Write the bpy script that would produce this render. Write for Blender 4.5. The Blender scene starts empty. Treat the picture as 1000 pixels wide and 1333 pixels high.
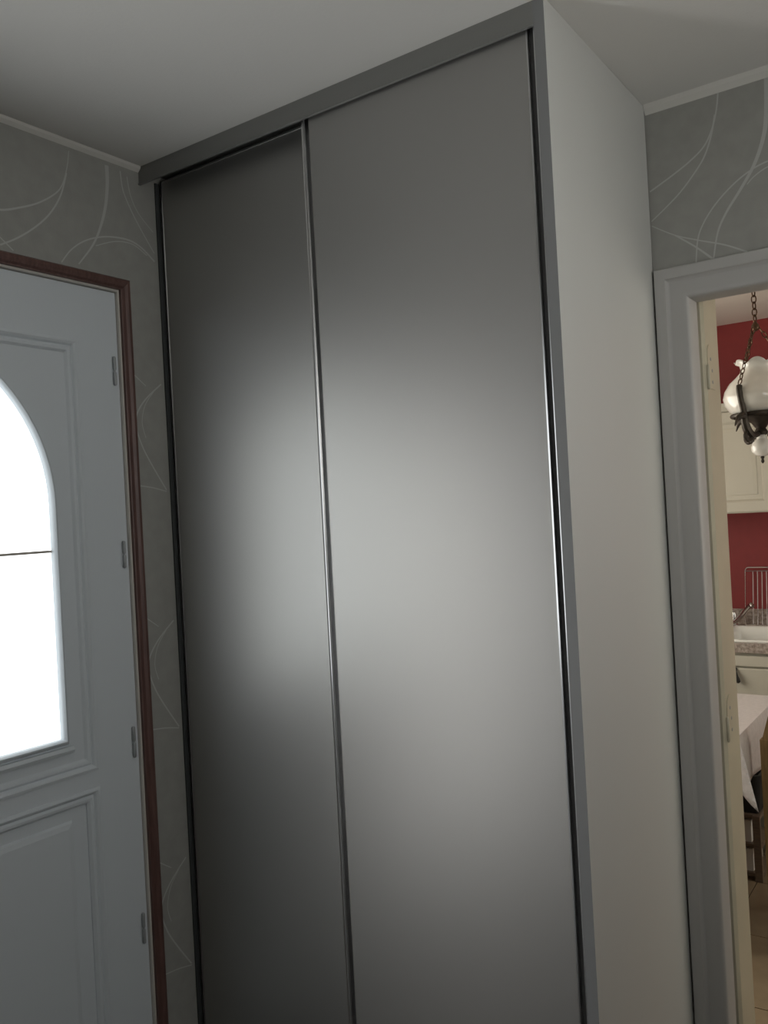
import bpy, bmesh, math, random
from mathutils import Vector, Matrix
random.seed(7)
sc = bpy.context.scene
C = sc.collection

# ------------------------------------------------------------------ camera
cam_d = bpy.data.cameras.new('camera')
cam = bpy.data.objects.new('camera', cam_d); C.objects.link(cam)
Rv = Vector((0.81713371, 0.57394203, -0.05369402))
Uv = Vector((0.04682554, 0.02675038, 0.99854483))
Fv = Vector((-0.57454319, 0.81845889, 0.00501651))
cam.matrix_world = Matrix(((Rv.x, Uv.x, -Fv.x, 0), (Rv.y, Uv.y, -Fv.y, 0), (Rv.z, Uv.z, -Fv.z, 1.53), (0, 0, 0, 1)))
cam_d.sensor_fit = 'VERTICAL'; cam_d.sensor_height = 36.0; cam_d.sensor_width = 27.0
cam_d.lens = 1119.81 / 1333 * 36.0
cam_d.clip_start = 0.02
sc.camera = cam

# ------------------------------------------------------------------ world and exposure
world = bpy.data.worlds.new('world'); sc.world = world; world.use_nodes = True
world.node_tree.nodes['Background'].inputs[0].default_value = (0.80, 0.88, 1.0, 1)
world.node_tree.nodes['Background'].inputs[1].default_value = 0.6
vs = sc.view_settings
vs.view_transform = 'Standard'; vs.look = 'None'; vs.gamma = 1.0; vs.use_curve_mapping = False
vs.exposure = 0.0

# daylight in the glazing: radiance of each frosted or curtained pane, added unseen ones too
DOOR_GLASS = 1.75
ADDED_SIDE_GLOW = 7.4  # added unseen pane, set bright to widen the highlight on the wardrobe doors
HALL_GLASS = 3.3
KITCHEN_GLASS = 4.8

# ------------------------------------------------------------------ materials
def srgb(r, g, b):
    f = lambda c: (c / 12.92 if c <= 0.04045 else ((c + 0.055) / 1.055) ** 2.4)
    return (f(r / 255), f(g / 255), f(b / 255), 1)

def mat(name, col, rough=0.5, metal=0.0, spec=0.5, var=0.0, vscale=8.0, bump=0.0, bscale=200.0, coat=0.0, stretch=None, col2=None):
    m = bpy.data.materials.new(name); m.use_nodes = True
    nt = m.node_tree; b = nt.nodes['Principled BSDF']
    b.inputs['Base Color'].default_value = col
    b.inputs['Roughness'].default_value = rough
    b.inputs['Metallic'].default_value = metal
    b.inputs['Specular IOR Level'].default_value = spec
    b.inputs['Coat Weight'].default_value = coat
    tc = nt.nodes.new('ShaderNodeTexCoord'); src = tc.outputs['Object']
    if stretch:
        mp = nt.nodes.new('ShaderNodeMapping'); mp.inputs['Scale'].default_value = stretch
        nt.links.new(src, mp.inputs['Vector']); src = mp.outputs['Vector']
    if var or col2:
        n = nt.nodes.new('ShaderNodeTexNoise'); n.inputs['Scale'].default_value = vscale; n.inputs['Detail'].default_value = 6
        nt.links.new(src, n.inputs['Vector'])
        r = nt.nodes.new('ShaderNodeValToRGB')
        r.color_ramp.elements[0].position = 0.3; r.color_ramp.elements[1].position = 0.7
        c2 = col2 if col2 else tuple(min(1, c * (1 + var)) for c in col[:3]) + (1,)
        c1 = col if col2 else tuple(c * (1 - var) for c in col[:3]) + (1,)
        r.color_ramp.elements[0].color = c1; r.color_ramp.elements[1].color = c2
        nt.links.new(n.outputs['Fac'], r.inputs['Fac']); nt.links.new(r.outputs['Color'], b.inputs['Base Color'])
    if bump:
        n2 = nt.nodes.new('ShaderNodeTexNoise'); n2.inputs['Scale'].default_value = bscale; n2.inputs['Detail'].default_value = 4
        nt.links.new(src, n2.inputs['Vector'])
        bp = nt.nodes.new('ShaderNodeBump'); bp.inputs['Strength'].default_value = bump; bp.inputs['Distance'].default_value = 0.002
        nt.links.new(n2.outputs['Fac'], bp.inputs['Height']); nt.links.new(bp.outputs['Normal'], b.inputs['Normal'])
    return m

def lit_glass(name, col, strength):
    m = bpy.data.materials.new(name); m.use_nodes = True
    b = m.node_tree.nodes['Principled BSDF']
    b.inputs['Base Color'].default_value = (0.8, 0.8, 0.8, 1); b.inputs['Roughness'].default_value = 0.25
    b.inputs['Emission Color'].default_value = col; b.inputs['Emission Strength'].default_value = strength
    return m

M = dict(
    ceiling=mat('white_ceiling_paint', (0.70, 0.69, 0.66, 1), 0.9, bump=0.25, bscale=120),
    wallpaper=mat('grey_wallpaper', (0.34, 0.34, 0.315, 1), 0.75, var=0.05, vscale=30, bump=0.15, bscale=300),
    motif=mat('silver_wallpaper_ink', (0.48, 0.49, 0.47, 1), 0.5),
    plainwall=mat('plain_wall_paint', (0.17, 0.165, 0.155, 1), 0.85, bump=0.1),
    cornice=mat('white_cornice_paint', (0.66, 0.65, 0.61, 1), 0.7),
    hallfloor=mat('hall_floor_tile', (0.055, 0.045, 0.037, 1), 0.4, var=0.2, vscale=5),
    doorwhite=mat('blue_white_door_lacquer', (0.68, 0.73, 0.765, 1), 0.42, bump=0.05, bscale=90, stretch=(1, 1, 0.1)),
    jambcream=mat('pale_door_seal', (0.60, 0.58, 0.53, 1), 0.5),
    brownwood=mat('red_brown_wood', (0.125, 0.066, 0.056, 1), 0.45, var=0.25, vscale=25, stretch=(6, 6, 0.5)),
    hinge=mat('door_hinge_paint', (0.36, 0.38, 0.39, 1), 0.4, metal=0.3),
    bar=mat('dark_glazing_bar', (0.55, 0.50, 0.45, 1), 0.5),
    laminate=mat('grey_metallic_laminate', (0.41, 0.405, 0.39, 1), 0.46, metal=0.9, spec=0.5, bump=0.03, bscale=500),
    alu=mat('brushed_aluminium', (0.62, 0.62, 0.62, 1), 0.28, metal=1.0, bump=0.02, bscale=400, stretch=(1, 1, 0.02)),
    track=mat('grey_track_profile', (0.25, 0.25, 0.24, 1), 0.45, metal=0.4),
    gap_shade=mat('dark_gap_shade', (0.05, 0.055, 0.055, 1), 0.8),
    groove=mat('dark_groove_shade', (0.12, 0.12, 0.12, 1), 0.6),
    edge=mat('grey_panel_edging', (0.22, 0.223, 0.225, 1), 0.4),
    sidepanel=mat('white_melamine_board', (0.58, 0.585, 0.56, 1), 0.5, bump=0.03, bscale=300),
    dark_in=mat('dark_carcass', (0.08, 0.08, 0.08, 1), 0.8),
    casing=mat('grey_lavender_paint', (0.46, 0.455, 0.44, 1), 0.42, bump=0.05, bscale=60),
    cream=mat('cream_gloss_paint', (0.58, 0.54, 0.41, 1), 0.4, var=0.06, vscale=6),
    redwall=mat('red_wall_paint', (0.245, 0.026, 0.025, 1), 0.6, var=0.06, vscale=20, bump=0.1),
    kceil=mat('kitchen_ceiling_paint', (0.68, 0.62, 0.55, 1), 0.85),
    cabinet=mat('cream_cabinet_lacquer', (0.53, 0.50, 0.41, 1), 0.35, var=0.05, vscale=4),
    granite=mat('speckled_granite', (0.16, 0.12, 0.095, 1), 0.3, vscale=90, col2=(0.50, 0.43, 0.37, 1)),
    ceramic=mat('white_ceramic', (0.80, 0.80, 0.75, 1), 0.15),
    chrome=mat('chrome', (0.72, 0.70, 0.68, 1), 0.2, metal=1.0),
    steelwire=mat('dull_steel_wire', (0.30, 0.27, 0.26, 1), 0.45, metal=0.8),
    iron=mat('wrought_iron', (0.055, 0.045, 0.035, 1), 0.45, metal=0.6, var=0.3, vscale=60),
    brass=mat('aged_brass', (0.11, 0.065, 0.038, 1), 0.4, metal=0.8),
    opal=mat('opal_glass', (0.82, 0.80, 0.73, 1), 0.12, coat=0.5),
    cloth=mat('white_oilcloth', (0.66, 0.62, 0.60, 1), 0.35, var=0.08, vscale=60, bump=0.2, bscale=80),
    wood=mat('honey_wood', (0.27, 0.18, 0.075, 1), 0.45, var=0.2, vscale=20, stretch=(8, 8, 1)),
    darkwood=mat('grey_brown_wood', (0.18, 0.13, 0.09, 1), 0.55, var=0.2, vscale=25, stretch=(1, 8, 8)),
    blackplastic=mat('black_plastic', (0.012, 0.012, 0.012, 1), 0.5),
    carton=mat('white_carton', (0.84, 0.81, 0.76, 1), 0.6),
    tile=mat('beige_floor_tile', (0.34, 0.26, 0.165, 1), 0.3, var=0.1, vscale=12),
    grout=mat('brown_grout', (0.10, 0.07, 0.045, 1), 0.9),
    blackmetal=mat('black_metal', (0.03, 0.027, 0.024, 1), 0.45, metal=0.5),
    pvc=mat('white_window_frame', (0.75, 0.75, 0.74, 1), 0.4),
    doorglass=lit_glass('daylit_frosted_glass', (0.93, 0.98, 1.0, 1), DOOR_GLASS),
    added_side_glow=lit_glass('added_sidelight_glow', (1.0, 0.99, 0.97, 1), ADDED_SIDE_GLOW),
    hallglass=lit_glass('daylit_curtained_glass', (1.0, 0.99, 0.955, 1), HALL_GLASS),
    added_kitchen_glow=lit_glass('added_dim_kitchen_glow', (1.0, 0.95, 0.84, 1), KITCHEN_GLASS * 0.6),  # weaker glow for the added right-hand window
    kitglass=lit_glass('daylit_kitchen_glass', (1.0, 0.95, 0.84, 1), KITCHEN_GLASS),
)

# ------------------------------------------------------------------ helpers
def obj(name, bm, m, parent=None, smooth=False, bevel=0.0, autosm=True):
    if bevel:
        bmesh.ops.bevel(bm, geom=[e for e in bm.edges if e.calc_face_angle(0) > 0.6], offset=bevel, segments=2, affect='EDGES', profile=0.6)
    bmesh.ops.recalc_face_normals(bm, faces=bm.faces)
    me = bpy.data.meshes.new(name); bm.to_mesh(me); bm.free()
    for mm in (m if isinstance(m, (list, tuple)) else [m]): me.materials.append(M[mm] if isinstance(mm, str) else mm)
    if smooth:
        for p in me.polygons: p.use_smooth = True
        if autosm: me.set_sharp_from_angle(angle=math.radians(40))
    o = bpy.data.objects.new(name, me); C.objects.link(o); o.parent = parent
    return o

def tag(o, label=None, cat=None, group=None, kind=None):
    if label: o['label'] = label
    if cat: o['category'] = cat
    if group: o['group'] = group
    if kind: o['kind'] = kind
    return o

def empty(name, loc, label, cat, group=None, kind=None):
    o = bpy.data.objects.new(name, None); C.objects.link(o); o.location = loc; o.empty_display_size = 0.1
    o['_off'] = loc
    return tag(o, label, cat, group, kind)

def own(root):
    """parts are modelled in room coordinates; keep them there under an Empty at the thing's base"""
    bpy.context.view_layer.update()
    inv = root.matrix_world.inverted()
    for ch in root.children: ch.matrix_parent_inverse = inv
    del root['_off']

def box(bm, x0, x1, y0, y1, z0, z1, mi=0):
    v = [bm.verts.new(p) for p in ((x0, y0, z0), (x1, y0, z0), (x1, y1, z0), (x0, y1, z0), (x0, y0, z1), (x1, y0, z1), (x1, y1, z1), (x0, y1, z1))]
    for f in ((0, 3, 2, 1), (4, 5, 6, 7), (0, 1, 5, 4), (1, 2, 6, 5), (2, 3, 7, 6), (3, 0, 4, 7)):
        bm.faces.new([v[i] for i in f]).material_index = mi
    return bm

def bx(*a):
    return box(bmesh.new(), *a)

def prism(bm, pts, fn, a, b):
    """closed polygon pts (p,q) swept from a to b, fn(p,q,t)->xyz"""
    A = [bm.verts.new(fn(p, q, a)) for p, q in pts]; B = [bm.verts.new(fn(p, q, b)) for p, q in pts]
    n = len(pts)
    for i in range(n): bm.faces.new((A[i], A[(i + 1) % n], B[(i + 1) % n], B[i]))
    bm.faces.new(A); bm.faces.new(B[::-1])
    return bm

def sweep(bm, path, prof, fn, closed=True):
    """profile (d inward, h out) swept along a closed counter-clockwise path in (u,v); mitred"""
    n = len(path); rings = []
    for i in range(n):
        p = Vector(path[i]); a = Vector(path[i - 1]); c = Vector(path[(i + 1) % n])
        d1 = (p - a).normalized(); d2 = (c - p).normalized()
        if not closed and i == 0: d1 = d2
        if not closed and i == n - 1: d2 = d1
        n1 = Vector((-d1.y, d1.x)); n2 = Vector((-d2.y, d2.x))
        k = (n1 + n2).normalized(); k = k / max(0.3, k.dot(n1))
        rings.append([bm.verts.new(fn(p.x + k.x * d, p.y + k.y * d, h)) for d, h in prof])
    m = len(prof)
    for i in range(n if closed else n - 1):
        A = rings[i]; B = rings[(i + 1) % n]
        for j in range(m): bm.faces.new((A[j], A[(j + 1) % m], B[(j + 1) % m], B[j]))
    if not closed:
        bm.faces.new(rings[0][::-1]); bm.faces.new(rings[-1])
    return bm

def lathe(bm, prof, cx, cy, seg=32, ruffle=None):
    rings = []
    for k, (r, z) in enumerate(prof):
        ring = []
        for i in range(seg):
            a = 2 * math.pi * i / seg; rr, zz = r, z
            if ruffle: rr, zz = ruffle(k, a, r, z)
            ring.append(bm.verts.new((cx + rr * math.cos(a), cy + rr * math.sin(a), zz)))
        rings.append(ring)
    for A, B in zip(rings, rings[1:]):
        for i in range(seg): bm.faces.new((A[i], A[(i + 1) % seg], B[(i + 1) % seg], B[i]))
    if prof[0][0] < 1e-3 or True: bm.faces.new(rings[0])
    bm.faces.new(rings[-1][::-1])
    return bm

def tube(bm, pts, r, seg=8, closed=False):
    pts = [Vector(p) for p in pts]; n = len(pts); rings = []
    rr = r if isinstance(r, (list, tuple)) else [r] * n
    ref = None
    for i, p in enumerate(pts):
        a = pts[i - 1] if (i > 0 or closed) else p; b = pts[(i + 1) % n] if (i < n - 1 or closed) else p
        t = (b - a).normalized()
        if ref is None:
            ref = t.orthogonal().normalized()
        else:
            ref = (ref - t * ref.dot(t)).normalized()
        bi = t.cross(ref)
        rings.append([bm.verts.new(p + (ref * math.cos(2 * math.pi * k / seg) + bi * math.sin(2 * math.pi * k / seg)) * rr[i]) for k in range(seg)])
    for i in range(n if closed else n - 1):
        A = rings[i]; B = rings[(i + 1) % n]
        off = 0
        if closed and i == n - 1:
            off = min(range(seg), key=lambda o: sum((A[k].co - B[(k + o) % seg].co).length for k in range(seg)))
        for k in range(seg): bm.faces.new((A[k], A[(k + 1) % seg], B[(k + 1 + off) % seg], B[(k + off) % seg]))
    if not closed:
        bm.faces.new(rings[0][::-1]); bm.faces.new(rings[-1])
    return bm

def smooth_line(pl, k=6):
    out = []
    for i in range(len(pl) - 1):
        p0 = Vector(pl[max(0, i - 1)]); p1 = Vector(pl[i]); p2 = Vector(pl[i + 1]); p3 = Vector(pl[min(len(pl) - 1, i + 2)])
        for j in range(k):
            t = j / k
            out.append(0.5 * ((2 * p1) + (p2 - p0) * t + (2 * p0 - 5 * p1 + 4 * p2 - p3) * t * t + (3 * p1 - p0 - 3 * p2 + p3) * t ** 3))
    out.append(Vector(pl[-1]))
    return out

# room numbers (metres)
XL = -1.823      # wall with the front door
YF = 1.535       # wardrobe front
XS = -0.645      # outer face of the wardrobe side panel
YB = 2.124       # wall with the kitchen doorway
ZC = 2.50        # hall ceiling
XR = 0.47; YN = -2.0
KX0, KX1, KY0, KY1, KZ = -1.75, 1.25, 2.34, 4.50, 2.39

# ------------------------------------------------------------------ printed wallpaper motif (flat ink ribbons in the wall surface)
def ribbons(bm, strokes, fn):
    for k, (pl, w0, w1) in enumerate(strokes):
        e = .0003 + .00006 * k
        s = smooth_line(pl); n = len(s); prev = None
        for i, p in enumerate(s):
            a = s[max(0, i - 1)]; b = s[min(n - 1, i + 1)]
            d = (b - a).normalized(); nn = Vector((-d.y, d.x))
            w = (w0 + (w1 - w0) * i / (n - 1)) * 0.5
            cur = (bm.verts.new(fn(p.x + nn.x * w, p.y + nn.y * w, e)), bm.verts.new(fn(p.x - nn.x * w, p.y - nn.y * w, e)))
            if prev:
                f = bm.faces.new((prev[0], prev[1], cur[1], cur[0])); f.material_index = 1
            prev = cur

LS = [
 ([(1.321, 2.477), (1.314, 2.435), (1.298, 2.387), (1.275, 2.357), (1.229, 2.323), (1.178, 2.298), (1.129, 2.28), (1.06, 2.27), (0.98, 2.275)], .002, .006),
 ([(1.311, 2.419), (1.293, 2.362), (1.264, 2.312), (1.226, 2.27), (1.174, 2.228), (1.124, 2.198)], .004, .004),
 ([(1.433, 2.475), (1.432, 2.425), (1.422, 2.363), (1.402, 2.303), (1.376, 2.253), (1.333, 2.198)], .012, .003),
 ([(1.284, 2.192), (1.313, 2.229), (1.353, 2.26), (1.4, 2.281), (1.448, 2.292), (1.497, 2.294), (1.535, 2.282), (1.575, 2.255)], .003, .005),
 ([(1.387, 2.256), (1.448, 2.281), (1.504, 2.286), (1.55, 2.266)], .002, .003),
 ([(1.475, 2.473), (1.481, 2.424), (1.503, 2.379), (1.532, 2.335), (1.575, 2.278)], .004, .003),
 ([(1.496, 2.464), (1.505, 2.416), (1.528, 2.375), (1.575, 2.335)], .003, .002),
 ([(1.09, 2.24), (1.125, 2.216), (1.157, 2.192)], .003, .003),
]
for k in range(3):
    dz = -0.642 * k
    LS += [
     ([(1.575, 1.921 + dz), (1.521, 1.877 + dz), (1.49, 1.837 + dz), (1.484, 1.801 + dz), (1.5, 1.751 + dz), (1.529, 1.701 + dz), (1.575, 1.633 + dz)], .004, .004),
     ([(1.548, 1.898 + dz), (1.517, 1.86 + dz), (1.504, 1.813 + dz), (1.514, 1.772 + dz)], .002, .002),
     ([(1.485, 1.645 + dz), (1.531, 1.639 + dz), (1.575, 1.629 + dz)], .003, .003),
     ([(1.485, 1.938 + dz), (1.523, 1.911 + dz)], .003, .002)]
BS0 = [
 ([(-0.472, 2.481), (-0.478, 2.44), (-0.49, 2.399), (-0.51, 2.364), (-0.544, 2.338), (-0.59, 2.314), (-0.643, 2.290)], .0035, .004),
 ([(-0.482, 2.43), (-0.493, 2.383), (-0.511, 2.339), (-0.537, 2.305), (-0.572, 2.269), (-0.611, 2.239), (-0.643, 2.217)], .004, .003),
 ([(-0.366, 2.478), (-0.371, 2.395), (-0.381, 2.342), (-0.403, 2.289), (-0.435, 2.241), (-0.468, 2.197), (-0.49, 2.154), (-0.503, 2.092)], .011, .003),
 ([(-0.22, 2.30), (-0.30, 2.30), (-0.373, 2.29), (-0.411, 2.279), (-0.45, 2.257), (-0.49, 2.223), (-0.52, 2.185), (-0.536, 2.148), (-0.543, 2.092)], .004, .003),
 ([(-0.25, 2.28), (-0.32, 2.285), (-0.374, 2.277), (-0.404, 2.263), (-0.42, 2.249)], .004, .002),
 ([(-0.643, 2.206), (-0.589, 2.171), (-0.534, 2.146), (-0.476, 2.122), (-0.428, 2.095)], .002, .004),
 ([(-0.589, 2.171), (-0.543, 2.133), (-0.505, 2.096)], .003, .005),
]
BS = list(BS0)
for pl, a, b in BS0[:5]: BS.append(([(x + .53, z) for x, z in pl], a, b))

# ------------------------------------------------------------------ hall shell
DY0, DY1, DZ1 = 0.211, 1.455, 2.157           # hole in the left wall for the front door
bm = bmesh.new()
SLY0, SLY1, SLZ0, SLZ1 = -0.22, 0.185, 0.15, 1.95   # unseen sidelight added to spread the wardrobe highlight
box(bm, XL - .25, XL, YN, SLY0, 0, ZC); box(bm, XL - .25, XL, SLY1, DY0, 0, ZC); box(bm, XL - .25, XL, SLY0, SLY1, 0, SLZ0); box(bm, XL - .25, XL, SLY0, SLY1, SLZ1, ZC); box(bm, XL - .25, XL, DY1, YB + .25, 0, ZC); box(bm, XL - .25, XL, DY0, DY1, DZ1, ZC)
ribbons(bm, LS, lambda u, v, e: (XL + e, u, v))
tag(obj('wall_left', bm, ['wallpaper', 'motif']), 'grey wallpapered wall with pale curved lines around the front door', 'wall', kind='structure')

OX0, OX1, OZ1 = -0.58, 0.18, 2.085             # hole in the far wall for the kitchen doorway
bm = bmesh.new()
box(bm, XL, OX0, YB, KY0, 0, ZC); box(bm, OX1, XR, YB, KY0, 0, ZC); box(bm, OX0, OX1, YB, KY0, OZ1, ZC)
ribbons(bm, BS, lambda u, v, e: (u, YB - e, v))
tag(obj('wall_back', bm, ['wallpaper', 'motif']), 'grey wallpapered wall with silver curves above the kitchen doorway', 'wall', kind='structure')

WY0, WY1, WZ0, WZ1 = 0.50, 1.65, 1.50, 2.25   # hall window in the wall opposite the front door
bm = bmesh.new()
box(bm, XR, XR + .25, YN, WY0, 0, ZC); box(bm, XR, XR + .25, WY1, KY0, 0, ZC)
box(bm, XR, XR + .25, WY0, WY1, 0, WZ0); box(bm, XR, XR + .25, WY0, WY1, WZ1, ZC)
tag(obj('wall_right', bm, 'plainwall'), 'plain grey hall wall opposite the front door', 'wall', kind='structure')
tag(obj('wall_front', bx(XL - .25, XR + .25, YN - .2, YN, 0, ZC), 'plainwall'), 'plain grey hall wall behind the photographer', 'wall', kind='structure')
tag(obj('ceiling', bx(XL - .25, XR + .25, YN - .2, YB + .01, ZC, ZC + .12), 'ceiling'), 'off-white painted hall ceiling above the wardrobe', 'ceiling', kind='structure')
tag(obj('floor', bx(XL - .25, XR + .25, YN - .2, YB + .1, -.1, 0), 'hallfloor'), 'brown tiled hall floor in front of the wardrobe', 'floor', kind='structure')

def cornice_prof(s=.016, d=.012):
    return [(0, 0), (d, 0), (d * .75, -s * .45), (d * .3, -s * .8), (0, -s)]
bm = prism(bmesh.new(), cornice_prof(.014, .012), lambda p, q, t: (XL + p, t, ZC + q), YN, YF)
tag(obj('trim_1', bm, 'cornice'), 'thin white cornice bead along the top of the front door wall', 'cornice', kind='structure')
bm = prism(bmesh.new(), cornice_prof(.022, .014), lambda p, q, t: (t, YB - p, ZC + q), XS + .001, XR)
tag(obj('trim_2', bm, 'cornice'), 'white cornice strip above the kitchen doorway wall', 'cornice', kind='structure')

# hall window
w = empty('window_1', (XR + .06, (WY0 + WY1) / 2, WZ0), 'white two-pane hall window opposite the front door', 'window', kind='structure')
fn = lambda u, v, h: (XR + .10 - h, u, v)
obj('window_frame', sweep(bmesh.new(), [(WY0, WZ0), (WY1, WZ0), (WY1, WZ1), (WY0, WZ1)], [(0, 0), (0, .05), (.05, .05), (.06, .03), (.06, 0)], fn), 'pvc', w)
ym = (WY0 + WY1) / 2
obj('mullion', bx(XR + .05, XR + .10, ym - .04, ym + .04, WZ0 + .05, WZ1 - .05), 'pvc', w)
obj('pane', bx(XR + .075, XR + .08, WY0 + .055, ym - .038, WZ0 + .055, WZ1 - .055), 'hallglass', w)
obj('pane', bx(XR + .075, XR + .08, ym + .038, WY1 - .055, WZ0 + .055, WZ1 - .055), 'hallglass', w)
obj('window_sill', bx(XR - .03, XR + .05, WY0, WY1, WZ0 - .025, WZ0), 'pvc', w, bevel=.004)
own(w)

w = empty('added_sidelight', (XL - .05, (SLY0 + SLY1) / 2, SLZ0), 'added unseen glowing sidelight pane beside the front door', 'window', kind='structure')
fn = lambda u, v, h: (XL - .07 + h, u, v)
obj('window_frame', sweep(bmesh.new(), [(SLY0, SLZ0), (SLY1, SLZ0), (SLY1, SLZ1), (SLY0, SLZ1)], [(0, 0), (0, .05), (.025, .05), (.03, .04), (.03, 0)], fn), 'doorwhite', w)
obj('pane', bx(XL - .045, XL - .04, SLY0 + .028, SLY1 - .028, SLZ0 + .028, SLZ1 - .028), 'added_side_glow', w)
own(w)

# ------------------------------------------------------------------ front door
d1 = empty('door_1', (XL - .03, 0.83, 0), 'pale blue-white panelled front door with arched frosted window', 'door', kind='structure')
XD = XL - .012                      # inner face of the leaf
KD = (1.823 + .012) / 1.853
def dk(pts): return [(u * KD, 1.53 + (v - 1.53) * KD) for u, v in pts]
def dfn(u, v, h): return (XD + h, u, v)
LY0, LY1, LZ1 = 0.2195, 1.4465, 2.148
def arch(a, b, z0, zb, yc=0.837, n=40):
    pts = [(yc - a, zb), (yc + a, zb)]
    pts += [(yc + a * math.cos(t * math.pi / n), z0 + b * math.sin(t * math.pi / n)) for t in range(n + 1)]
    return dk(pts)
glass_path = arch(.406, .405, 1.60, 1.035)
hole_path = arch(.418, .417, 1.60, 1.020)
UP = (0.339, 1.319, 0.946, 2.005)    # upper field
LP = (0.339, 1.319, 0.20, 0.896)     # lower field
# leaf: stiles and rails around the two fields, built as one slab with holes
def slab(bm, outer, holes, x0, x1):
    es = []
    for lp in [outer] + holes:
        vs = [bm.verts.new((x1, u, v)) for u, v in lp]
        es += [bm.edges.new((vs[i], vs[(i + 1) % len(vs)])) for i in range(len(vs))]
    bmesh.ops.triangle_fill(bm, use_beauty=True, use_dissolve=False, edges=es)
    r = bmesh.ops.extrude_face_region(bm, geom=bm.faces[:])
    bmesh.ops.translate(bm, verts=[e for e in r['geom'] if isinstance(e, bmesh.types.BMVert)], vec=(x0 - x1, 0, 0))
    return bm
rect = lambda r: [(r[0], r[2]), (r[1], r[2]), (r[1], r[3]), (r[0], r[3])]
def crown(e=0):
    top = [(.829 + .29 * math.cos(t * math.pi / 16), 2.005 + e + .075 * math.sin(t * math.pi / 16)) for t in range(17)]
    return [(UP[0] - e, UP[2] - e), (UP[1] + e, UP[2] - e), (UP[1] + e, UP[3] + e)] + top + [(UP[0] - e, UP[3] + e)]
obj('leaf', slab(bmesh.new(), [(LY0, .01), (LY1, .01), (LY1, LZ1), (LY0, LZ1)], [crown(), rect(LP)], XD - .045, XD), 'doorwhite', d1)
obj('upper_panel', slab(bmesh.new(), crown(.004), [hole_path], XD - .038, XD - .006), 'doorwhite', d1)
mould = [(-.004, -.02), (-.004, .004), (.003, .006), (.008, .003), (.012, -.003), (.018, .001), (.024, .0), (.030, -.006), (.030, -.02)]
obj('panel_moulding', sweep(bmesh.new(), crown(), mould, dfn), 'doorwhite', d1)
obj('panel_moulding', sweep(bmesh.new(), rect(LP), mould, dfn), 'doorwhite', d1)
lp = obj('lower_panel', bx(XD - .038, XD - .010, LP[0] - .004, LP[1] + .004, LP[2] - .004, LP[3] + .004), 'doorwhite', d1)
FR = (LP[0] + .075, LP[1] - .075, LP[2] + .075, LP[3] - .063)
bm = sweep(bmesh.new(), rect(FR), [(-.006, -.012), (0, -.004), (.012, -.001), (.012, -.012)], dfn)
box(bm, XD - .012, XD - .001, FR[0] + .011, FR[1] - .011, FR[2] + .011, FR[3] - .011)
obj('raised_field', bm, 'doorwhite', d1)
bead = [(-.003, -.02), (-.003, -.003), (.002, .006), (.007, .008), (.011, .004), (.0125, -.004), (.0125, -.02)]
obj('glazing_bead', sweep(bmesh.new(), hole_path, bead, dfn), 'doorwhite', d1, smooth=True)
obj('cill_bead', prism(bmesh.new(), [(-.006, 1.001), (.003, 1.001), (.007, 1.009), (.003, 1.017), (-.006, 1.017)], lambda p, q, t: (XD + p, t, q), .402, 1.256), 'doorwhite', d1)
bm = bmesh.new(); vs = [bm.verts.new((XD - .012, u, v)) for u, v in arch(.410, .409, 1.60, 1.031)]; bm.faces.new(vs)
r = bmesh.ops.extrude_face_region(bm, geom=bm.faces[:]); bmesh.ops.translate(bm, verts=[e for e in r['geom'] if isinstance(e, bmesh.types.BMVert)], vec=(-.006, 0, 0))
tag(obj('glass_pane', bm, 'doorglass', d1), 'arched frosted pane glowing with daylight')
obj('glazing_bar', bx(XD - .0115, XD - .007, .429, 1.229, 1.4855, 1.4915), 'bar', d1)
for zt, zb in ((1.980, 1.905), (1.503, 1.433), (1.023, .943), (.542, .464)):
    bm = bmesh.new(); zm = (zt + zb) / 2
    yk = 1.4310
    for a, b in ((zb, zm - .0015), (zm + .0015, zt)):
        lathe(bm, [(.0030, a), (.0046, a + .003), (.0046, b - .003), (.0030, b)], XD + .0045, yk, 12)
    lathe(bm, [(.0030, zm - .003), (.0030, zm + .003)], XD + .0045, yk, 10)
    obj('hinge', bm, 'hinge', d1, smooth=True)
# pale rebate strip of the frame, then the red-brown wooden architrave
jp = [(0, -.06), (0, -.004), (.001, .008), (.006, .008), (.0072, .004), (.0072, -.06)]
def ufn(u, v, h): return (XL - .012 + h, u, v)
dpath = lambda e: [(DY1 + e, 0), (DY1 + e, DZ1 + e), (DY0 - e, DZ1 + e), (DY0 - e, 0)]
obj('door_frame', sweep(bmesh.new(), dpath(0), jp, ufn, closed=False), 'jambcream', d1)
arcp = [(0, -.002), (0, .008), (.004, .013), (.012, .0145), (.020, .011), (.0245, .005), (.0275, .004), (.0275, -.012)]
obj('architrave', sweep(bmesh.new(), dpath(.0265), arcp, lambda u, v, h: (XL + h, u, v), closed=False), 'brownwood', d1)
obj('threshold', bx(XL - .20, XL + .01, DY0, DY1, 0, .012), 'alu', d1)
obj('door_handle', tube(tube(bmesh.new(), [(XD, .275, .985), (XD + .05, .275, .985)], .009), [(XD + .045, .275, .985), (XD + .05, .29, .985), (XD + .05, .38, .982)], .009), 'alu', d1, smooth=True)
own(d1)

# ------------------------------------------------------------------ wardrobe
wd = empty('sliding_door_wardrobe', ((XL + XS) / 2, (YF + YB) / 2, 0), 'tall built-in wardrobe with two grey metallic sliding doors', 'wardrobe')
PX = XS - .0225
ZT = 2.452
bm = bx(PX, XS, YF - .001, YB - .006, 0, ZC - .001)
bm.normal_update()
for f in bm.faces:
    if f.normal.y < -.9: f.material_index = 1
tag(obj('side_panel', bm, ['sidepanel', 'edge'], wd), 'plain white side board facing the kitchen doorway')
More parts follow.
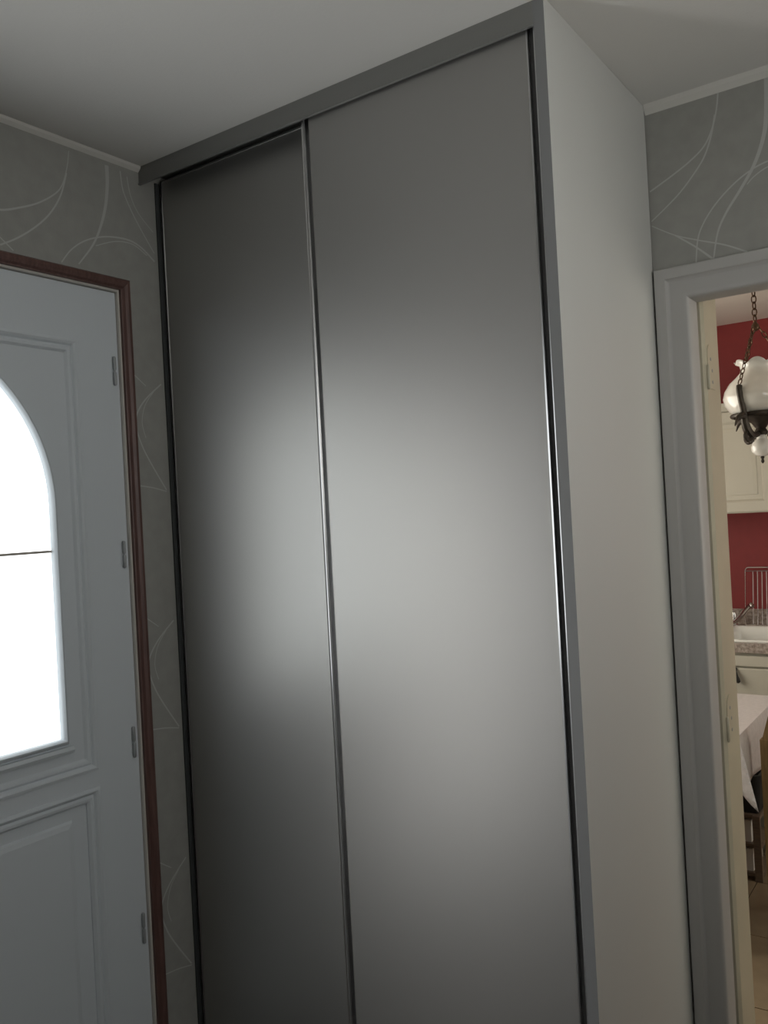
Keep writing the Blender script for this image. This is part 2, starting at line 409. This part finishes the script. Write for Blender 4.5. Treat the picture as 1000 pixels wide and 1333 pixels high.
# top track: front fascia, inner rib, back rib, roof
bm = bx(XL + .001, PX, YF, YF + .0045, ZT, ZC)
box(bm, XL + .001, PX, YF + .0045, YF + .095, ZC - .006, ZC)
box(bm, XL + .001, PX, YF + .092, YF + .095, ZT + .005, ZC - .005)
box(bm, XL + .001, PX, YF - .003, YF, ZT, ZT + .004)
obj('top_track', bm, 'track', wd)
bm = bx(XL + .001, PX, YF, YF + .095, 0, .006); box(bm, XL + .001, PX, YF + .022, YF + .026, .006, .012); box(bm, XL + .001, PX, YF + .072, YF + .076, .006, .012)
obj('bottom_track', bm, 'alu', wd)
obj('gap_shade_strip', bx(XL + .0005, XL + .005, YF + .052, YF + .066, .013, ZT + .02), 'gap_shade', wd)  # dark strip paints in the shade of the gap between wall and rear door
obj('back_panel', bx(XL + .001, PX, YB - .012, YB - .006, 0, ZC - .001), 'dark_in', wd)

DT, DB = 2.474, .016
def stile(pr, x0, s, yf, parent, name='stile'):
    """aluminium handle profile; x0 outer edge, s = +1 grows to +x; pr = list of (dx, dy)"""
    return obj(name, prism(bmesh.new(), pr, lambda p, q, t: (x0 + s * p, yf + q, t), DB, DT), 'alu', parent)
# sliding door on the front rail
YD1 = YF + .012
fd = obj('sliding_door', bx(-1.240, -.6885, YD1, YD1 + .010, DB + .05, DT - .004), 'laminate', wd)
tag(fd, 'wide grey sliding door on the front rail')
# left profile: thin lip, round bead, deep groove, inner lip
prL = [(0, .024), (0, .002), (.0015, 0), (.0035, .001), (.0045, .006), (.0055, .001), (.0075, -.0035), (.0105, -.0040), (.0125, .0005), (.0128, .020), (.0232, .020), (.0232, .001), (.0245, -.0005), (.0245, .024)]
stile(prL, -1.2635, 1, YD1, fd)
prR = [(0, .024), (0, -.0046), (.0044, -.0032), (.0044, .019), (.0163, .019), (.0163, -.0045), (.0203, -.0032), (.0203, .024)]
stile(prR, -.6690, -1, YD1, fd)
obj('groove_shade', bx(-.6848, -.6738, YD1 + .005, YD1 + .018, DB, DT), 'groove', fd)  # dark tone paints in the recess shade of the handle groove
obj('top_rail', bx(-1.240, -.6885, YD1 - .001, YD1 + .012, DT - .004, DT), 'alu', fd)
obj('bottom_rail', bx(-1.240, -.6885, YD1 - .001, YD1 + .012, DB, DB + .05), 'alu', fd)
# sliding door on the rear rail
YD2 = YF + .063
rd = obj('sliding_door', bx(-1.803, -1.235, YD2, YD2 + .010, DB + .05, DT - .004), 'laminate', wd)
tag(rd, 'narrow-looking grey sliding door on the rear rail')
prL2 = [(0, .022), (0, .0), (.002, .0), (.002, .016), (.0075, .016), (.0080, -.001), (.0095, -.0025), (.0110, -.001), (.0118, .022)]
stile(prL2, -1.8145, 1, YD2, rd)
stile([(p, q) for p, q in prR], -1.215, -1, YD2, rd)
obj('top_rail', bx(-1.803, -1.235, YD2 - .002, YD2 + .012, DT - .004, DT), 'alu', rd)
obj('bottom_rail', bx(-1.803, -1.235, YD2 - .001, YD2 + .012, DB, DB + .05), 'alu', rd)
own(wd)

# ------------------------------------------------------------------ kitchen doorway
d2 = empty('door_2', ((OX0 + OX1) / 2, YB, 0), 'grey painted doorway casing with cream inner jamb opening to the kitchen', 'doorway', kind='structure')
CX0, CX1, CZ1 = XS + .0050, 0.245, 2.0905
cpath = [(CX1, 0), (CX1, CZ1), (CX0, CZ1), (CX0, 0)]
cprof = [(0, -.002), (0, .018), (.0015, .020), (.0245, .020), (.026, .0195), (.0335, .0060), (.0345, .0056), (.058, .0056), (.063, .005), (.069, .0025), (.0735, -.003), (.075, -.006), (.075, -.07), (.064, -.07), (.064, -.002)]
obj('casing', sweep(bmesh.new(), cpath, cprof, lambda u, v, h: (u, YB - h, v), closed=False), 'casing', d2, smooth=True)
jx = CX0 + .075
jz = CZ1 - .075
kp = [(CX1 - .075 + .008, 0), (CX1 - .067, 2.098), (jx - .008, 2.098), (jx - .008, 0)]
kprof = [(0, -.082), (.011, -.082), (.018, -.091), (.018, -.214), (.014, -.228), (-.05, -.228), (-.05, -.218), (0, -.214)]
obj('jamb', sweep(bmesh.new(), kp, kprof, lambda u, v, h: (u, YB - h, v), closed=False), 'cream', d2)
for z0, z1 in ((1.805, 1.918), (.930, 1.038)):
    xf = jx - .008 + .018; bm = bmesh.new(); ya, yb_ = 2.222, 2.282; ym = (ya + yb_) / 2; rr = (yb_ - ya) / 2
    pts = [(ya, z0), (yb_, z0)] + [(ym + rr * math.cos(t * math.pi / 10), z1 - rr + rr * math.sin(t * math.pi / 10)) for t in range(11)]
    prism(bm, pts, lambda p, q, t: (xf + t, p, q), -.001, .0022)
    h = obj('hinge_leaf', bm, 'cream', d2)
    for zz in (z0 + .018, z0 + .047, z0 + .075):
        s = obj('screw', lathe(bmesh.new(), [(.0045, 0), (.0045, .001), (.002, .0014)], 0, 0, 8), 'hinge', h)
        s.matrix_local = Matrix.Translation((xf + .002, ym + (.006 if zz < z1 - .05 else -.004), zz)) @ Matrix.Rotation(math.pi / 2, 4, 'Y')
    obj('hinge_pin', lathe(bmesh.new(), [(.002, z0 - .004), (.0042, z0), (.0042, z0 + .055), (.002, z0 + .059)], xf + .003, ya - .005, 10), 'cream', d2, smooth=True)
own(d2)

# ------------------------------------------------------------------ kitchen shell
def kwall(name, b, label, m='redwall'):
    return tag(obj(name, b, m), label, 'wall', kind='structure')
kwall('wall_kitchen_back', bx(KX0 - .2, KX1 + .2, KY1, KY1 + .2, 0, KZ), 'dark red kitchen wall behind the sink and hanging cupboards')
LWY0, LWY1, LWZ0, LWZ1 = 2.42, 3.52, 0.95, 2.1
bm = bmesh.new()
box(bm, KX0 - .2, KX0, KY0, LWY0, 0, KZ); box(bm, KX0 - .2, KX0, LWY1, KY1, 0, KZ); box(bm, KX0 - .2, KX0, LWY0, LWY1, 0, LWZ0); box(bm, KX0 - .2, KX0, LWY0, LWY1, LWZ1, KZ)
kwall('wall_kitchen_left', bm, 'red kitchen side wall behind the table')
KWY0, KWY1, KWZ0, KWZ1 = 2.75, 4.05, 0.95, 2.1
bm = bmesh.new()
box(bm, KX1, KX1 + .2, KY0, KWY0, 0, KZ); box(bm, KX1, KX1 + .2, KWY1, KY1, 0, KZ); box(bm, KX1, KX1 + .2, KWY0, KWY1, 0, KWZ0); box(bm, KX1, KX1 + .2, KWY0, KWY1, KWZ1, KZ)
kwall('wall_kitchen_right', bm, 'pale kitchen wall around the added window', 'kceil')
tag(obj('ceiling_kitchen', bx(KX0 - .2, KX1 + .2, KY0 - .0, KY1 + .2, KZ, KZ + .11), 'kceil'), 'cream kitchen ceiling above the hanging lamp', 'ceiling', kind='structure')
kf = tag(obj('floor_kitchen', bx(KX0 - .2, KX1 + .2, YB + .1, KY1 + .2, -.1, -.0035), 'grout'), 'beige tiled kitchen floor seen through the doorway', 'floor', kind='structure')
T = .45; tm = None
ix0, iy0 = -.82, 3.16
xs = [ix0 + T * i for i in range(-3, 6)]; ys = [iy0 + T * j for j in range(-3, 4)]
for xa in xs:
    for ya in ys:
        x0, x1, y0, y1 = max(KX0, xa), min(KX1, xa + T), max(2.225, ya), min(KY1, ya + T)
        if x1 - x0 < .02 or y1 - y0 < .02: continue
        full = (x1 - x0 > T - .001 and y1 - y0 > T - .001)
        if full and tm:
            o = bpy.data.objects.new('tile', tm); C.objects.link(o)
        else:
            o = obj('tile', bx(.002, x1 - x0 - .002, .002, y1 - y0 - .002, -.006, 0), 'tile', bevel=.0012)
            if full: tm = o.data
        o.location = (x0, y0, 0); o.parent = kf

w = empty('added_kitchen_window', (KX1 + .06, (KWY0 + KWY1) / 2, KWZ0), 'added unseen kitchen window that brightens the cream jamb', 'window', kind='structure')  # added out of view, dim glow that keeps the cream jamb bright
fn = lambda u, v, h: (KX1 + .10 - h, u, v)
obj('window_frame', sweep(bmesh.new(), [(KWY0, KWZ0), (KWY1, KWZ0), (KWY1, KWZ1), (KWY0, KWZ1)], [(0, 0), (0, .05), (.05, .05), (.06, .03), (.06, 0)], fn), 'pvc', w)
obj('pane', bx(KX1 + .075, KX1 + .08, KWY0 + .055, KWY1 - .055, KWZ0 + .055, KWZ1 - .055), 'added_kitchen_glow', w)
own(w)

w = empty('window_4', (KX0 - .06, (LWY0 + LWY1) / 2, LWZ0), 'white kitchen window beside the covered table', 'window', kind='structure')
fn = lambda u, v, h: (KX0 - .10 + h, u, v)
obj('window_frame', sweep(bmesh.new(), [(LWY0, LWZ0), (LWY1, LWZ0), (LWY1, LWZ1), (LWY0, LWZ1)], [(0, 0), (0, .05), (.05, .05), (.06, .03), (.06, 0)], fn), 'pvc', w)
obj('pane', bx(KX0 - .08, KX0 - .075, LWY0 + .055, LWY1 - .055, LWZ0 + .055, LWZ1 - .055), 'kitglass', w)
own(w)

# ------------------------------------------------------------------ kitchen wall cupboards
def wall_cupboard(x0, x1, knob_side, label):
    yf, yb, z0, z1 = 4.135, KY1 - .001, 1.457, 1.935
    u = empty('wall_cupboard', ((x0 + x1) / 2, (yf + yb) / 2, z0), label, 'cupboard', 'cream cupboards hanging on the red wall')
    obj('body', bx(x0 + .001, x1 - .001, yf, yb, z0, z1 - .012), 'cabinet', u)
    f = lambda a, b, h: (a, yf - h, b)
    g = .002
    R = [(x0 + g, z0 + .004), (x1 - g, z0 + .004), (x1 - g, z1 - .014), (x0 + g, z1 - .014)]
    d = obj('cupboard_door', sweep(bmesh.new(), R, [(0, .001), (0, .017), (.003, .020), (.046, .020), (.052, .016), (.057, .009), (.057, .001)], f), 'cabinet', u)
    obj('door_panel', bx(x0 + .055, x1 - .055, yf - .0085, yf - .001, z0 + .057, z1 - .067), 'cabinet', d)
    obj('raised_field', sweep(bmesh.new(), [(x0 + .075, z0 + .08), (x1 - .075, z0 + .08), (x1 - .075, z1 - .09), (x0 + .075, z1 - .09)], [(0, .007), (.004, .011), (.02, .0125), (.1, .0125), (.1, .007)], f), 'cabinet', d)
    kx = x1 - .028 if knob_side > 0 else x0 + .028
    k = obj('knob', lathe(bmesh.new(), [(.005, 0), (.004, .008), (.010, .014), (.012, .019), (.006, .024)], 0, 0, 12), 'blackmetal', d, smooth=True)
    k.matrix_local = Matrix.Translation((kx, yf - .019, z0 + .10)) @ Matrix.Rotation(math.pi / 2, 4, 'X')
    obj('crown', prism(bmesh.new(), [(0, z1 - .012), (-.022, z1 - .012), (-.026, z1 - .004), (-.038, z1 + .012), (-.042, z1 + .024), (0, z1 + .024)], lambda p, q, t: (t, yf + p, q), x0, x1), 'cabinet', u)
    own(u)
wall_cupboard(-1.220, -.764, -1, 'cream hanging cupboard behind the lamp, next to the cream jamb')
wall_cupboard(-.764, -.310, 1, 'cream hanging cupboard cut off by the right picture edge')

# base cupboards
def base_cupboard(x0, x1, label, hx):
    yf, yb, z1 = 3.895, KY1 - .002, .862
    u = empty('base_cupboard', ((x0 + x1) / 2, (yf + yb) / 2, 0), label, 'cupboard', 'cream base cupboards under the stone worktop')
    bm = bx(x0 + .001, x1 - .001, yf, yb, .10, z1 if x1 < -1.0 else .70)
    if x1 >= -1.0:
        box(bm, x0 + .001, x1 - .001, yf, yf + .012, .70, z1)
    box(bm, x0 + .001, x1 - .001, yf + .05, yb, 0, .10)
    obj('body', bm, 'cabinet', u)
    obj('drawer_front', bx(x0 + .002, x1 - .002, yf - .019, yf, .808, .852), 'cabinet', u, bevel=.004)
    f = lambda a, b, h: (a, yf - h, b)
    R = [(x0 + .002, .105), (x1 - .002, .105), (x1 - .002, .798), (x0 + .002, .798)]
    d = obj('cupboard_door', sweep(bmesh.new(), R, [(0, .001), (0, .016), (.003, .019), (.115, .019), (.121, .014), (.125, .009), (.125, .001)], f), 'cabinet', u)
    obj('door_panel', bx(x0 + .123, x1 - .123, yf - .012, yf - .001, .228, .675), 'cabinet', d)
    h = obj('handle', tube(bmesh.new(), [(hx, yf - .017, .795), (hx, yf - .035, .785), (hx + .004, yf - .042, .765), (hx + .010, yf - .042, .750), (hx + .016, yf - .036, .742)], [.008, .009, .012, .013, .008]), 'blackmetal', d, smooth=True)
    own(u)
base_cupboard(-1.45, -.968, 'cream base cupboard mostly hidden behind the cream jamb', -1.10)
base_cupboard(-.966, -.36, 'cream base cupboard with dark drop handle under the sink', -.922)

# worktop with a cut-out, upstand
SX0, SX1, SY0, SY1 = -1.02, -.42, 3.915, 4.33
WT, WB = .906, .866
wt = empty('worktop', (-.9, 4.2, WB), 'brown speckled stone worktop around the white sink', 'worktop')
bm = bx(KX0 + .002, SX0, 3.868, KY1 - .002, WB, WT); box(bm, SX1, -.345, 3.868, KY1 - .002, WB, WT)
box(bm, SX0, SX1, 3.868, SY0, WB, WT); box(bm, SX0, SX1, SY1, KY1 - .002, WB, WT)
obj('slab', bm, 'granite', wt)
own(wt)
tag(obj('stone_upstand', bx(KX0 + .002, -.345, KY1 - .020, KY1 - .002, WT, .978), 'granite', None, bevel=.002), 'brown speckled stone upstand strip along the red wall behind the tap', 'upstand')
# sink
bm = bmesh.new()
f = lambda a, b, h: (a, b, WT + h)
path = []
def rrect(x0, x1, y0, y1, r, n=5):
    out = []
    for cx, cy, a0 in ((x1 - r, y0 + r, -90), (x1 - r, y1 - r, 0), (x0 + r, y1 - r, 90), (x0 + r, y0 + r, 180)):
        out += [(cx + r * math.cos(math.radians(a0 + 90 * i / n)), cy + r * math.sin(math.radians(a0 + 90 * i / n))) for i in range(n + 1)]
    return out
P = rrect(SX0 - .012, SX1 + .012, SY0 - .012, SY1 + .012, .05)
sweep(bm, P, [(0, .0005), (0, .006), (.004, .010), (.014, .010), (.022, .004), (.030, -.03), (.042, -.15), (.042, -.156), (.034, -.156), (.022, -.03), (.016, .0005)], f)
obj_s = empty('kitchen_sink', ((SX0 + SX1) / 2, (SY0 + SY1) / 2, WT - .15), 'white ceramic sink set into the stone worktop', 'sink')
obj('basin', bm, 'ceramic', obj_s, smooth=True)
bm = bmesh.new(); bm.faces.new([bm.verts.new((a, b, WT - .150)) for a, b in rrect(SX0 + .026, SX1 - .026, SY0 + .026, SY1 - .026, .04)])
r = bmesh.ops.extrude_face_region(bm, geom=bm.faces[:]); bmesh.ops.translate(bm, verts=[e for e in r['geom'] if isinstance(e, bmesh.types.BMVert)], vec=(0, 0, -.006))
obj('basin_floor', bm, 'ceramic', obj_s)
obj('drain', lathe(bmesh.new(), [(.035, WT - .150), (.035, WT - .147), (.028, WT - .1475)], -.72, 4.12, 20), 'chrome', obj_s)
own(obj_s)
# tap
t = empty('kitchen_tap', (-1.035, 4.395, WT), 'chrome kitchen tap with long raised spout behind the sink', 'tap')
obj('tap_body', lathe(bmesh.new(), [(.022, WT), (.022, WT + .006), (.014, WT + .012), (.013, WT + .055), (.010, WT + .065)], -1.04, 4.40, 16), 'chrome', t, smooth=True)
obj('spout', tube(bmesh.new(), [(-1.04, 4.392, WT + .012), (-1.0, 4.37, .955), (-.97, 4.35, .992), (-.952, 4.34, 1.012), (-.944, 4.335, 1.016), (-.938, 4.33, 1.008)], [.010, .010, .010, .011, .013, .012], 10), 'chrome', t, smooth=True)
obj('lever', tube(bmesh.new(), [(-1.04, 4.40, WT + .06), (-1.045, 4.40, WT + .075), (-1.06, 4.38, WT + .085)], .006), 'chrome', t, smooth=True)
own(t)
# wire drainer rack leaning on the upstand
k = empty('dish_rack', (-.80, 4.42, WT), 'chrome wire dish rack standing upright against the red wall', 'dish rack')
rx0, rx1, rz0, rz1 = -.988, -.55, WT + .004, 1.185
ry = lambda z: 4.40 + (z - WT) * .20
fr = [(rx0, rz0), (rx1, rz0)] + [(rx1 - .015 + .015 * math.cos(a), rz1 - .015 + .015 * math.sin(a)) for a in (0, .5, 1.05, 1.57)] + [(rx0 + .015 + .015 * math.cos(a), rz1 - .015 + .015 * math.sin(a)) for a in (1.57, 2.1, 2.6, 3.14)]
obj('rack_frame', tube(bmesh.new(), [(a, ry(b), b) for a, b in fr], .0034, 8, closed=True), 'chrome', k, smooth=True)
wm = None
for i in range(19):
    x = rx0 + .036 + i * .0205
    if wm is None:
        o = obj('wire', tube(bmesh.new(), [(0, ry(rz0 + .002), rz0 + .002), (0, ry(1.15), 1.15), (0, ry(1.17) - .004, 1.17)], .0019, 6), 'steelwire', k, smooth=True); wm = o.data
    else:
        o = bpy.data.objects.new('wire', wm); C.objects.link(o); o.parent = k
    o.location = (x, 0, 0)
obj('cross_bar', tube(bmesh.new(), [(rx0, ry(1.168) - .004, 1.168), (rx1, ry(1.168) - .004, 1.168)], .0022, 6), 'steelwire', k, smooth=True)
own(k)

# ------------------------------------------------------------------ pendant lamp
LX, LY = -.632, 3.20
pl = empty('pendant_lamp', (LX, LY, 1.64), 'wrought iron pendant lamp with ruffled opal glass shade on chains', 'lamp')
prof = [(.040, 1.808), (.075, 1.812), (.106, 1.828), (.123, 1.852), (.128, 1.874), (.122, 1.898), (.104, 1.925), (.080, 1.945), (.064, 1.960), (.060, 1.972), (.064, 1.986), (.080, 1.996), (.076, 1.996), (.060, 1.985), (.056, 1.972), (.060, 1.958), (.074, 1.943), (.098, 1.922), (.115, 1.897), (.121, 1.874), (.116, 1.853), (.10, 1.834), (.07, 1.818), (.040, 1.815)]
prof = [(r_ * .92, z_) for r_, z_ in prof]
def ruf(kk, a, r, z):
    if kk in (10, 11, 12, 13):
        s = {10: .3, 11: 1, 12: 1, 13: .3}[kk]; c = abs(math.cos(3.5 * (a - .4)))
        return r * (1 + .10 * s * (c - .5)), z + s * .016 * (c - .5)
    return r, z
tag(obj('glass_shade', lathe(bmesh.new(), prof, LX, LY, 84, ruf), 'opal', pl, smooth=True, autosm=False), 'ruffled white opal glass shade')
obj('lower_globe', lathe(bmesh.new(), [(.010, 1.745), (.016, 1.738), (.017, 1.728), (.030, 1.716), (.036, 1.700), (.033, 1.684), (.020, 1.672), (.008, 1.668)], LX, LY, 28), 'opal', pl, smooth=True)
obj('finial', lathe(bmesh.new(), [(.004, 1.670), (.007, 1.664), (.004, 1.658), (.006, 1.650), (.002, 1.643)], LX, LY, 12), 'iron', pl, smooth=True)
bm = tube(bmesh.new(), [(LX + .090 * math.cos(a), LY + .090 * math.sin(a), 1.812) for a in [2 * math.pi * i / 32 for i in range(32)]], .008, 8, closed=True)
lathe(bm, [(.018, 1.742), (.022, 1.752), (.016, 1.765), (.030, 1.785), (.060, 1.800), (.066, 1.806), (.010, 1.808)], LX, LY, 24)
obj('ring_cup', bm, 'iron', pl, smooth=True)
hub_z = 2.122
for i in range(3):
    az = math.radians(252 + 120 * i); ca, sa = math.cos(az), math.sin(az)
    P3 = lambda r, z: (LX + r * ca, LY + r * sa, z)
    body = [P3(.020, 1.745), P3(.050, 1.740), P3(.078, 1.752), P3(.096, 1.778), P3(.102, 1.805), P3(.108, 1.832), P3(.118, 1.862), P3(.124, 1.890), P3(.122, 1.908)]
    bm = tube(bmesh.new(), smooth_line(body, 4), [.009 + .004 * math.sin(min(1, j / 20) * math.pi) if j < 20 else .0100 for j in range(33)], 8)
    scroll = [P3(.085 + .026 * math.cos(t) * (1 - k_ / 16), 1.742 + .022 * math.sin(t) * (1 - k_ / 16)) for k_, t in enumerate([-2.6 + .42 * q for q in range(12)])]
    tube(bm, scroll, [.010 - .0005 * q for q in range(12)], 8)
    leaf = [P3(.095, 1.800), P3(.118, 1.806), P3(.142, 1.796), P3(.162, 1.770)]
    tube(bm, smooth_line(leaf, 4), [.008, .010, .012, .012, .012, .011, .010, .009, .008, .006, .004, .003, .0015], 8)
    obj('scroll_arm', bm, 'iron', pl, smooth=True)
    # chain from the arm tip up to the hub
    A = Vector(P3(.121, 1.912)); Bp = Vector((LX + .012 * ca, LY + .012 * sa, hub_z - .008)); n = 11
    bm = bmesh.new(); dirv = (Bp - A).normalized(); side = dirv.cross(Vector((-sa, ca, 0))).normalized(); tang = dirv.cross(side)
    L = (Bp - A).length / n
    for q in range(n):
        c = A + dirv * L * (q + .5); sd = side if q % 2 else tang
        tube(bm, [c + dirv * (L * .64) * math.cos(t) + sd * .0062 * math.sin(t) for t in [2 * math.pi * e / 10 for e in range(10)]], .0019, 5, closed=True)
    obj('chain', bm, 'brass', pl, smooth=True)
obj('hub', lathe(bmesh.new(), [(.003, 2.102), (.010, 2.106), (.013, 2.114), (.013, 2.122), (.006, 2.132), (.003, 2.138)], LX, LY, 14), 'brass', pl, smooth=True)
bm = bmesh.new(); n = 10; L = (KZ - .03 - 2.134) / n
for q in range(n):
    c = Vector((LX, LY, 2.134 + L * (q + .5))); sd = Vector((1, 0, 0)) if q % 2 else Vector((0.5, 1, 0)).normalized()
    tube(bm, [c + Vector((0, 0, 1)) * (L * .62) * math.cos(t) + sd * .0075 * math.sin(t) for t in [2 * math.pi * e / 12 for e in range(12)]], .0022, 6, closed=True)
obj('chain', bm, 'brass', pl, smooth=True)
obj('ceiling_rose', lathe(bmesh.new(), [(.006, KZ - .035), (.03, KZ - .028), (.05, KZ - .012), (.052, KZ)], LX, LY, 24), 'brass', pl, smooth=True)
own(pl)

# ------------------------------------------------------------------ table, cloth and what stands around
TX0, TX1, TY0, TY1, TZ = -1.60, -.703, 2.935, 3.59, .746
tb = empty('kitchen_table', ((TX0 + TX1) / 2, (TY0 + TY1) / 2, 0), 'wooden kitchen table hidden under a white cloth', 'table')
obj('table_top', bx(TX0, TX1, TY0, TY1, TZ - .028, TZ), 'wood', tb, bevel=.003)
bm = bx(TX0 + .07, TX1 - .20, TY0 + .07, TY0 + .09, TZ - .11, TZ - .028); box(bm, TX0 + .07, TX1 - .20, TY1 - .09, TY1 - .07, TZ - .11, TZ - .028)
box(bm, TX0 + .07, TX0 + .09, TY0 + .09, TY1 - .09, TZ - .11, TZ - .028); box(bm, TX1 - .22, TX1 - .20, TY0 + .09, TY1 - .09, TZ - .11, TZ - .028)
obj('apron', bm, 'wood', tb)
for x, y in ((TX0 + .08, TY0 + .08), (TX1 - .22, TY0 + .08), (TX0 + .08, TY1 - .08), (TX1 - .22, TY1 - .08)):
    bm = lathe(bmesh.new(), [(.018, 0), (.022, .05), (.026, .3), (.032, .60), (.032, TZ - .028)], x, y, 12)
    obj('leg', bm, 'wood', tb, smooth=True)
own(tb)
bm = bmesh.new(); OV = .165
def axis(a, b, n, m):
    return [a - OV + OV * i / m for i in range(m)] + [a + (b - a) * i / n for i in range(n + 1)] + [b + OV * (i + 1) / m for i in range(m)]
gx = axis(TX0, TX1, 22, 9); gy = axis(TY0, TY1, 18, 9); G = []
for x in gx:
    row = []
    for y in gy:
        cx = min(max(x, TX0), TX1); cy = min(max(y, TY0), TY1); dx, dy = x - cx, y - cy; r = math.hypot(dx, dy)
        z = TZ + .0035
        if r > 0:
            corner = min(abs(dx), abs(dy)) / max(abs(dx), abs(dy))
            fl = .05 + .33 * corner
            wv = .010 * math.sin(x * 26) * (abs(dy) / OV) if abs(dy) > abs(dx) else .010 * math.sin(y * 24) * (abs(dx) / OV)
            out = .006 + r * fl + wv * (1 - corner) * .6
            out = max(.006, out)
            px = cx + dx / r * out; py = cy + dy / r * out
            z = TZ + .0035 - r * math.sqrt(1 - min(.9, fl) ** 2) * .97 - (0.004 if r > .005 else 0)
        else:
            px, py = x, y
        row.append(bm.verts.new((px, py, z)))
    G.append(row)
for i in range(len(gx) - 1):
    for j in range(len(gy) - 1): bm.faces.new((G[i][j], G[i + 1][j], G[i + 1][j + 1], G[i][j + 1]))
tc = obj('tablecloth', bm, 'cloth', smooth=True)
sm = tc.modifiers.new('thickness', 'SOLIDIFY'); sm.thickness = .0012; sm.offset = 1
tag(tc, 'white oilcloth draped over the kitchen table with a hanging corner', 'tablecloth')

# honey-coloured chair at the right picture edge
ch = empty('wooden_chair', (-.45, 3.24, 0), 'honey-coloured wooden chair with solid back at the right picture edge', 'chair')
hx0, hx1, hy0, hy1 = -.660, -.250, 3.05, 3.43
obj('seat', bx(hx0 + .005, hx1 - .005, hy0 + .01, hy1, .462, .487), 'wood', ch, bevel=.006)
top = [(hx0 + .002, .487), (hx1 - .002, .487), (hx1 - .002, .73), (hx1 - .03, .80), (hx1 - .12, .83), (hx0 + .12, .83), (hx0 + .03, .80), (hx0 + .002, .70)]
obj('backrest', prism(bmesh.new(), top, lambda p, q, t: (p, t, q), hy0 - .004, hy0 + .016), 'wood', ch)
for x in (hx0 + .018, hx1 - .018):
    obj('leg', bx(x - .017, x + .017, hy0 - .008, hy0 + .028, 0, .72), 'wood', ch, bevel=.004)
    obj('leg', bx(x - .017, x + .017, hy1 - .04, hy1 - .006, 0, .462), 'wood', ch, bevel=.004)
    obj('stretcher', bx(x - .009, x + .009, hy0 + .026, hy1 - .038, .17, .195), 'wood', ch)
own(ch)

# low wooden rack between table and sink, dark bin on it, white cartons on its shelves
rk = empty('shelf_rack', (-1.0, 3.72, 0), 'low brown wooden three-tier rack standing between table and sink', 'rack')
ax0, ax1, ay0, ay1 = -1.23, -.800, 3.622, 3.835
for z in (.012, .128, .246):
    obj('shelf', bx(ax0, ax1, ay0, ay1, z, z + .015), 'darkwood', rk, bevel=.002)
for x, y in ((ax0 + .012, ay0 - .008), (ax1 - .012, ay0 - .008), (ax0 + .012, ay1 + .008), (ax1 - .012, ay1 + .008)):
    obj('post', bx(x - .014, x + .014, y - .008, y + .008, 0, .261), 'darkwood', rk, bevel=.002)
own(rk)
bn = bmesh.new()
Pq = rrect(-1.13, -.800, 3.632, 3.825, .02)
sweep(bn, Pq, [(-.006, .408), (-.006, .416), (.004, .416), (.012, .27), (.012, .262), (.008, .262)], lambda a, b, h: (a, b, h))
bin_ = empty('plastic_bin', (-.96, 3.73, .262), 'black plastic bin on top of the brown rack', 'bin')
obj('bin_wall', bn, 'blackplastic', bin_)
bm = bmesh.new(); bm.faces.new([bm.verts.new((a, b, .264)) for a, b in rrect(-1.12, -.810, 3.642, 3.815, .02)])
r = bmesh.ops.extrude_face_region(bm, geom=bm.faces[:]); bmesh.ops.translate(bm, verts=[e for e in r['geom'] if isinstance(e, bmesh.types.BMVert)], vec=(0, 0, .006))
obj('bin_floor', bm, 'blackplastic', bin_)
own(bin_)
def carton(x0, x1, z0, h, label):
    u = empty('carton', ((x0 + x1) / 2, 3.72, z0), label, 'carton', 'white cartons on the brown rack')
    obj('carton_body', bx(x0, x1, 3.640, 3.81, z0, z0 + h - .006), 'carton', u, bevel=.003)
    obj('carton_lid', bx(x0 - .002, x1 + .002, 3.638, 3.812, z0 + h - .022, z0 + h), 'carton', u, bevel=.002)
    own(u)
carton(-1.08, -.840, .1435, .088, 'white carton on the middle shelf of the rack')
carton(-1.08, -.838, .0275, .090, 'white carton on the bottom shelf of the rack')
